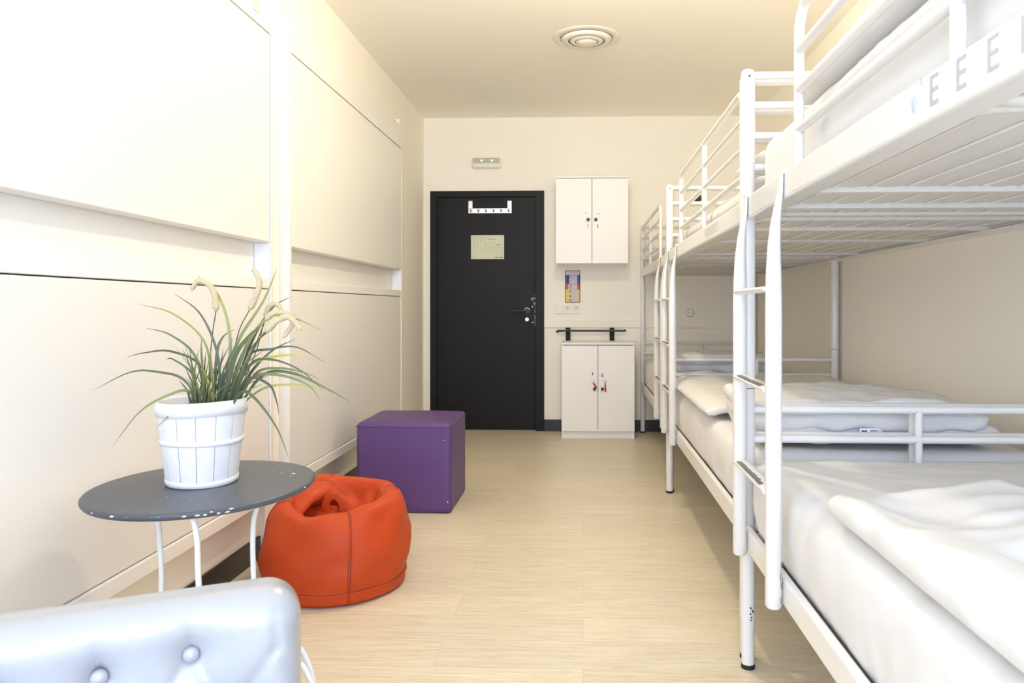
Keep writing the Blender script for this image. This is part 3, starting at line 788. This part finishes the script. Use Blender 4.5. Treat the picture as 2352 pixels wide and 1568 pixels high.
# ------------------------------------------------------------------ orange bean bag
bc = Vector((-.972, 2.885, 0))
t = thing('bean_bag', 'orange leatherette bean bag with slumped top beside the round table', 'bean bag', tuple(bc))
def bag(p, th):
    # p on the lathe; z encodes height, r radius
    r = math.hypot(p.x, p.y); z = p.z
    ang = th
    back = math.sin(ang)                     # +1 away from the camera
    k_ = max(0, min(1, (z - .10) / .25))
    # sloping rim: back higher than front
    z2 = z + k_ * (.028 * back + .012 * math.cos(2 * ang + .6) + .012 * nz(math.cos(ang), math.sin(ang), z * 2, 2.2))
    rr = r * (1 + k_ * (.035 * math.cos(3 * ang + .4) + .03 * nz(math.cos(ang) * 1.5, math.sin(ang) * 1.5, z * 4, 1.5)))
    rr *= 1 + .012 * nz(math.cos(ang) * 2, math.sin(ang) * 2, z * 9, 1.6)
    # diagonal drape folds on the flank
    rr += .006 * k_ * math.sin(ang * 5 + z * 30) + .0035 * math.sin(ang * 7 - z * 34) * (1 if z > .05 else 0)
    q = Vector((rr * math.cos(ang) , rr * math.sin(ang), z2))
    q.x += k_ * .015
    return q
prof = [(.0, .0), (.15, .0), (.248, .002), (.266, .010), (.271, .040), (.274, .046), (.270, .053), (.277, .08), (.283, .12), (.283, .16), (.279, .20), (.271, .24), (.260, .28), (.248, .31), (.237, .333), (.225, .348), (.205, .354), (.190, .355), (.176, .347), (.166, .330), (.158, .31), (.148, .292), (.132, .279), (.108, .272), (.08, .270), (.05, .272), (.02, .275), (.0, .276)]
fine = []
for i in range(len(prof) - 1):
    for k_ in range(3): fine.append((prof[i][0] + (prof[i + 1][0] - prof[i][0]) * k_ / 3, prof[i][1] + (prof[i + 1][1] - prof[i][1]) * k_ / 3))
fine.append(prof[-1])
def bagfn(p, th):
    q = bag(p, th)
    r0 = math.hypot(p.x, p.y)
    if r0 < .17 and p.z > .2:
        q.z += .020 * nz(q.x, q.y, 1, 9) + .012 * nz(q.x, q.y, 5, 19)
    return q
MB().lathe(fine, bc, 120, bagfn).build('body', 'orange', t)
# collapsed neck inside: a thick fold and a hump
def fold(p, n):
    s = .012 * nz(p.x, p.y, p.z, 11) + .006 * nz(p.x, p.y, p.z, 25)
    return p + n * s
q = MB()
path = catmull([bc + Vector((-.13, -.10, .29)), bc + Vector((-.11, -.02, .345)), bc + Vector((-.06, .05, .350)), bc + Vector((.02, .06, .30))], 7)
nn = len(path)
q.sweep(path, [(.030 + .030 * math.sin(math.pi * min(1, i / nn * 1.1)), .018 + .012 * math.sin(math.pi * i / nn)) for i in range(nn)], 18, ref=(0, 0, 1))
q.v = [fold(p, Vector((0, 0, 1))) for p in q.v]
q.build('gathered_neck', 'orange', t)
q = MB()
cx, cy, cz = bc.x + .005, bc.y - .045, .300
path = [(cx + .038 * math.cos(math.pi * a / 12), cy + .012 * a / 12, cz + .052 * math.sin(math.pi * a / 12)) for a in range(-1, 14)]
q.sweep(path, (.002, .017), 10, ref=(1, 0, 0.01)); hl = q.build('carry_loop', 'orange', t)
# seams
seam = MB()
for ang in (-1.09, .48, 2.05, 3.62):
    for da in (-.014, .014):
        pts = []
        for (r, z) in fine[3:54]:
            p = bagfn(Vector((r * math.cos(ang + da), r * math.sin(ang + da), z)), ang + da)
            c2 = Vector((p.x, p.y, 0)); nrm = (p - Vector((0, 0, .16))).normalized()
            pts.append(bc + p + nrm * .0006)
        seam.sweep(pts, .0011 if da < 0 else .0016, 6)
pts = []
for k_ in range(100):
    a = 2 * math.pi * k_ / 100; p = bagfn(Vector((.270 * math.cos(a), .270 * math.sin(a), .053)), a); pts.append(bc + p)
seam.sweep(pts, .0018, 6, closed=True, ref=(0, 0, 1))
seam.build('stitching', 'orange_seam', t)

# ------------------------------------------------------------------ round table
TC = Vector((-.972, 1.872, 0)); TR, TZ = .264, .632; TK = 1.10
t = thing('round_table', 'round black tray table with thin white legs holding the potted grass', 'table', tuple(TC))
def ov(p, th): return Vector((p.x, p.y * TK, p.z))
MB().lathe([(0, TZ - .012), (TR - .012, TZ - .012), (TR - .003, TZ - .016), (TR + .001, TZ - .011), (TR + .002, TZ - .005), (TR - .001, TZ - .001), (TR - .005, TZ - .0002), (TR - .012, TZ), (0, TZ)], TC, 96, ov).build('tabletop', 'tabletop', t)
def chips(items, mat):
    q = MB()
    for (a, dz, w_, h_) in items:
        p = TC + Vector(((TR + .002) * math.cos(a), (TR + .002) * TK * math.sin(a), TZ + dz))
        tn = Vector((-math.sin(a), math.cos(a) * TK, 0)).normalized()
        q.sweep([p - tn * w_, p, p + tn * w_], [.0004, h_, .0004], 6)
    q.build('paint_chips', mat, t)
chips([(-1.28 + i * .040 + .012 * math.sin(i * 5), -.007 + .003 * math.sin(i * 3), .003 + .003 * abs(math.sin(i * 2.7)), .0022) for i in range(2, 12) if i not in (3, 5, 9)] + [(-1.80, -.006, .006, .0028), (-2.05, -.006, .003, .002), (-.05, -.005, .004, .0018)], 'chip')
chips([(-1.66, -.006, .005, .0018), (-1.40, -.006, .005, .002), (-1.45, -.006, .003, .0018)], 'chipgreen')
q = MB()
for x, y, s in ((.185, .115, .004), (.150, .120, .002), (.160, .150, .0016), (.188, .085, .0018), (.12, .14, .0013), (-.02, -.14, .0013), (.05, -.16, .001)):
    q.box((TC.x + x - s, TC.y + y - s * .6, TZ - .0002), (TC.x + x + s, TC.y + y + s * .6, TZ + .0006))
q.build('scratches', 'chip', t)
for (lx, ly, ox, oy) in ((-.105, -.025, -.055, .01), (.138, -.03, .035, .01), (.095, -.215, -.002, -.03)):
    p0 = TC + Vector((lx, ly, 0))
    sp_ = Vector((lx, ly, 0)).normalized() * .02
    pts = catmull([p0 + Vector((ox, oy, TZ - .014)), p0 + Vector((ox * .55, oy * .55, TZ - .030)), p0 + Vector((ox * .12, oy * .12, TZ - .075)), p0 + Vector((0, 0, TZ - .14)), p0 + Vector((.004, 0, .35)), p0 + sp_ + Vector((0, 0, .006))], 6)
    MB().sweep(pts, .0065, 12, ref=(0, 1, 0)).build('leg', 'wirewhite', t)

# ------------------------------------------------------------------ potted grass
PC = Vector((-.986, 1.885, TZ + .0006)); RB, RT, PH = .082, .106, .212
t = thing('potted_grass', 'ornamental grass with pale seed heads in a white slatted planter', 'potted plant', tuple(PC))
def rad(z): return RB + (RT - RB) * z / PH
q = MB(); nsl = 14
q.lathe([(0, 0), (rad(0), 0), (rad(PH), PH), (rad(PH) - .006, PH), (rad(.03) - .006, .03), (0, .03)], PC, 56)
pot = q.build('planter', 'planter_gap', t)
for i in range(nsl):
    a0 = 2 * math.pi * i / nsl + .02 + .1; a1 = a0 + 2 * math.pi / nsl - .022
    vs = []; fs = []
    for k_ in range(7):
        a = a0 + (a1 - a0) * k_ / 6
        for z, e in ((.002, .0005), (.002, .0022), (PH, .0022), (PH, .0005)):
            vs.append(PC + Vector(((rad(z) + e) * math.cos(a), (rad(z) + e) * math.sin(a), z)))
    for k_ in range(6):
        for j in range(4):
            l = (j + 1) % 4; fs.append([k_ * 4 + j, k_ * 4 + l, (k_ + 1) * 4 + l, (k_ + 1) * 4 + j])
    fs.append([0, 1, 2, 3]); fs.append([24, 27, 26, 25])
    MB().add(vs, fs, False).build('slat', 'planter', pot)
for z0_, z1_, e in ((PH - .034, PH + .003, .006), (.104, .117, .005), (.001, .016, .004)):
    def wob(p, th, z0_=z0_): return p + Vector((0, 0, .0015 * math.sin(th * 2 + z0_ * 50)))
    MB().lathe([(rad(z0_) + .001, z0_), (rad(z0_) + e, z0_ + .001), (rad(z1_) + e, z1_ - .001), (rad(z1_) + .001, z1_), (rad(z1_) - .005, z1_), (rad(z0_) - .004, z0_)] if e > .0055 else [(rad(z0_) + .001, z0_), (rad(z0_) + e, z0_ + .001), (rad(z1_) + e, z1_ - .001), (rad(z1_) + .001, z1_)], PC, 64, wob).build('band', 'planter', pot)
MB().lathe([(0, .19), (.05, .192), (.078, .186)], (PC.x + .022, PC.y, PC.z), 32, lambda p, th: p + Vector((0, 0, .006 * nz(p.x, p.y, 0, 60)))).build('moss_filling', 'soil', t)
# blades: (x, height) outlines in metres relative to the planter's centre, with a depth lean of their own
SCL = .3827 / 882.0
def lp(zx, zy):    # outline units -> metres around the planter
    return ((zx - 812) * SCL, (975 - zy) * SCL + PH - .012)
blades = [
    ([(850, 960), (825, 640), (620, 440), (370, 372)], .7, .0055, .02), ([(860, 960), (800, 700), (660, 560), (515, 515)], .35, .006, -.03),
    ([(850, 960), (770, 760), (560, 665), (380, 675), (240, 705)], .2, .006, .06), ([(830, 960), (720, 830), (560, 778), (400, 780), (180, 888)], .35, .006, -.02),
    ([(830, 960), (800, 885), (700, 900), (560, 990), (430, 1180)], .55, .007, -.09), ([(860, 965), (830, 955), (760, 990), (700, 1070)], .6, .008, -.10),
    ([(960, 960), (960, 600), (880, 330), (735, 200)], .75, .008, .03), ([(940, 960), (940, 700), (850, 440), (700, 310)], .2, .006, -.04),
    ([(950, 960), (1010, 640), (1180, 360), (1270, 150)], .6, .008, .0), ([(960, 960), (1080, 600), (1190, 400), (1300, 325)], .25, .006, .05),
    ([(980, 960), (1100, 620), (1250, 450), (1400, 460), (1570, 532)], .65, .008, -.03), ([(1000, 960), (1050, 700), (1180, 650), (1330, 640), (1500, 740)], .15, .006, .06),
    ([(1000, 960), (1080, 760), (1240, 690), (1380, 682), (1480, 720)], 1.0, .008, .0), ([(1000, 960), (1120, 740), (1260, 700), (1440, 760), (1590, 880)], .25, .006, -.04),
    ([(1010, 960), (1100, 800), (1230, 765), (1370, 790), (1470, 835)], .45, .006, .05), ([(1010, 960), (1110, 820), (1260, 795), (1440, 850), (1530, 950)], .5, .008, .0),
    ([(1020, 960), (1130, 810), (1300, 800), (1500, 900), (1630, 985)], .4, .008, .08), ([(1020, 960), (1120, 815), (1270, 840), (1330, 930), (1360, 1010)], .1, .006, -.07),
    ([(1030, 960), (1110, 885), (1220, 920), (1360, 1070), (1450, 1230)], .3, .007, -.10), ([(1010, 960), (1150, 890), (1300, 860), (1450, 875), (1530, 900)], .95, .006, .03),
    ([(990, 960), (1060, 800), (1180, 660), (1310, 590)], .3, .007, .06), ([(880, 960), (860, 700), (880, 580), (940, 530)], .3, .007, .05),
    ([(840, 960), (780, 720), (760, 570)], .4, .005, .03), ([(800, 960), (740, 760), (690, 640)], .4, .004, .0), ([(745, 970), (745, 900), (700, 820)], .3, .005, -.02),
    ([(880, 960), (900, 850), (850, 660)], .9, .006, -.05), ([(900, 960), (930, 740), (940, 580)], .2, .006, .04), ([(980, 960), (1010, 760), (1100, 560), (1160, 480)], .5, .010, .02),
    ([(970, 960), (1020, 700), (1120, 560), (1200, 500)], .35, .011, -.02), ([(990, 960), (1090, 700), (1200, 520)], .55, .010, .0), ([(960, 960), (1000, 720), (1030, 560)], .3, .006, .05),
    ([(840, 960), (800, 800), (700, 700), (670, 695)], .1, .005, -.05)]
fo = MB()
def blade(pts3, w_, tone):
    P = catmull(pts3, 7); n = len(P); vs = []; fs = []; o = len(fo.v)
    for i, p in enumerate(P):
        tn = (P[min(i + 1, n - 1)] - P[max(i - 1, 0)]).normalized()
        s = tn.cross(Vector((.35, -1, .25))).normalized()
        k_ = i / (n - 1); ww = w_ * (.55 + .45 * min(1, k_ * 4)) * (1 - max(0, (k_ - .35) / .65) ** 1.6) + .0004
        up = s.cross(tn)
        vs += [p - s * ww * .5, p + up * ww * .12, p + s * ww * .5]
        tt = max(0, min(1, tone * (.25 + .75 * min(1, k_ * 2.2)) - .25 * max(0, k_ - .85) * 4))
        fo.tone += [tt] * 3
    for i in range(n - 1):
        for j in range(2): fs.append([i * 3 + j, i * 3 + j + 1, (i + 1) * 3 + j + 1, (i + 1) * 3 + j])
    fo.add(vs, fs, True)
def to3(outline, lean):
    out = []; m = len(outline)
    for i, (a, b_) in enumerate(outline):
        x, z = lp(a, b_); k_ = i / (m - 1)
        if i == 0: out.append(PC + Vector((x * .85, lean * .3, PH - .035)))
        out.append(PC + Vector((x, lean * (.35 + .9 * k_), z))) if i else None
    return out
for o_, tone, w_, lean in blades: blade(to3(o_, lean), w_, tone)
for i in range(52):
    a = random.uniform(-math.pi, math.pi); r0 = random.random() ** .5 * .045
    bx = .022 + r0 * math.cos(a); by = r0 * math.sin(a)
    h_ = random.uniform(.06, .19); sprd = random.uniform(.1, .7); dx = bx * .8 + random.uniform(-.045, .05)
    p0 = PC + Vector((bx, by, PH - .035)); p1 = p0 + Vector((dx * .4, by * .5, h_ * .55)); p2 = p0 + Vector((dx * (1 + sprd), by * (1 + sprd), h_))
    blade([p0, p1, p2], random.uniform(.0025, .006), random.choice([.1, .2, .25, .35, .5, .6]))
fo.build('foliage', 'grass', t, recalc=False)
spikes = [([(830, 960), (845, 600), (871, 420)], [(871, 420), (868, 340), (835, 265), (765, 235), (718, 292)], .02, .0062),
          ([(960, 960), (1000, 580), (1075, 412)], [(1075, 412), (1110, 340), (1138, 260), (1125, 200), (1095, 160)], .02, .0062),
          ([(1000, 960), (1080, 680), (1140, 460)], [(1140, 460), (1170, 390), (1215, 375), (1250, 425)], .05, .0055),
          ([(1010, 960), (1120, 700), (1215, 470)], [(1215, 470), (1260, 430), (1340, 430), (1380, 480), (1320, 575)], -.02, .0060),
          ([(1020, 960), (1130, 680), (1245, 540)], [(1245, 540), (1300, 480), (1370, 450), (1420, 480), (1450, 530)], -.05, .0065),
          ([(1000, 960), (1120, 640), (1220, 530)], [(1220, 530), (1260, 470), (1320, 440), (1370, 440)], .0, .0055)]
for st_, sk, lean, rr in spikes:
    a = [PC + Vector((lp(*st_[0])[0] * .8, lean * .4, PH - .03))] + [PC + Vector((lp(x, z)[0], lean, lp(x, z)[1])) for x, z in st_[1:]]
    b_ = [PC + Vector((lp(x, z)[0], lean, lp(x, z)[1])) for x, z in sk]
    P = catmull(b_, 14); n = len(P)
    q = MB().sweep(P, [1.4 * rr * (.35 + .65 * min(1, i / 4)) * (1 - .35 * i / n) * (1 if i < n - 2 else .5) for i in range(n)], 12, ref=(0, 1, 0))
    q.v = [p + Vector((nz(p.x, p.y, p.z, 260), nz(p.y, p.z, p.x, 260), nz(p.z, p.x, p.y, 260))) * .0016 for p in q.v]
    so = q.build('seed_head', 'spike', t)
    MB().sweep(catmull(a, 8), .0013, 8, ref=(0, 1, 0)).build('stem', 'stem', so)

# ------------------------------------------------------------------ tufted armchair
ang = math.radians(26)
t = thing('tufted_chair', 'white tufted leather chair with round buttons, in front of the round table', 'chair', (-.728, .985, 0), ang)
HW, TH, CT, CB = .325, .062, .668, .30
bt = [(HW - .150 - i * .112, .076 + .010 * i) for i in range(4)] + [(HW - .094 - i * .112, .165) for i in range(5)] + [(HW - .150 - i * .112, .258) for i in range(4)]
bt = [(x, CT - dz) for x, dz in bt]
def chair_fn(p, n):
    if n.y < -.2:
        dmin = 0
        for bx, bz in bt:
            d2 = (p.x - bx) ** 2 + (p.z - bz) ** 2
            dmin += .012 * math.exp(-d2 / .00042) + .019 * math.exp(-d2 / .0028)
        # creases along the diamond lattice
        u = (p.x - bt[0][0]) / .056; v_ = (p.z - bt[0][1]) / .087
        for s in (u + v_, u - v_):
            c_ = s / 2 - round(s / 2)
            dmin += .005 * math.exp(-(c_ / .09) ** 2) * max(0, min(1, (bt[0][1] + .012 - p.z) / .03))
        if p.z >= bt[0][1] - .01:
            c_ = u / 2 - round(u / 2)
            dmin += .006 * math.exp(-(c_ / .06) ** 2) * max(0, 1 - (p.z - bt[0][1]) / .075)
        edge = min(1, (HW - abs(p.x)) / .05)
        p.y += dmin * max(0, edge) * min(1, max(0, -n.y))
    p.y += .10 * (p.z - .5) ** 2 + .05 * (1 - (p.x / HW) ** 2) * 0
    return p
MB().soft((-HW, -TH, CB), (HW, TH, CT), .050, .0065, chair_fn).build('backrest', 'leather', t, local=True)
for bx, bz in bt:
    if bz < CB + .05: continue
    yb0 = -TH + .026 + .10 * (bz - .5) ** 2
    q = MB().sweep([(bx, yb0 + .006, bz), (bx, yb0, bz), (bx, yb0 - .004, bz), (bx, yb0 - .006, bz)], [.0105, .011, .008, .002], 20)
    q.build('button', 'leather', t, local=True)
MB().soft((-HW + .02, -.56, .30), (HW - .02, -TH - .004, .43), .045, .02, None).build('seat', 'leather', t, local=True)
for s in (-1, 1):
    q = MB()
    x = s * (HW + .006)
    for k_ in (0, 1):
        q.sweep(catmull([(x - s * .02, .05 - k_ * .03, .30), (x - s * .010, .055 - k_ * .03, .520 - k_ * .012), (x + s * .012, .075 - k_ * .03, .500 - k_ * .012), (x + s * .028, .11 - k_ * .03, .42), (x + s * .036, .14 - k_ * .03, .30), (x + s * .040, .17 - k_ * .03, .004)], 8), .0045, 10, ref=(0, 1, 0))
    q.build('wire_leg', 'wirewhite', t, local=True)
    MB().tube((s * (HW - .06), -.50, .30), (s * (HW - .02), -.54, .003), .009, 12).build('front_leg', 'wirewhite', t, local=True)
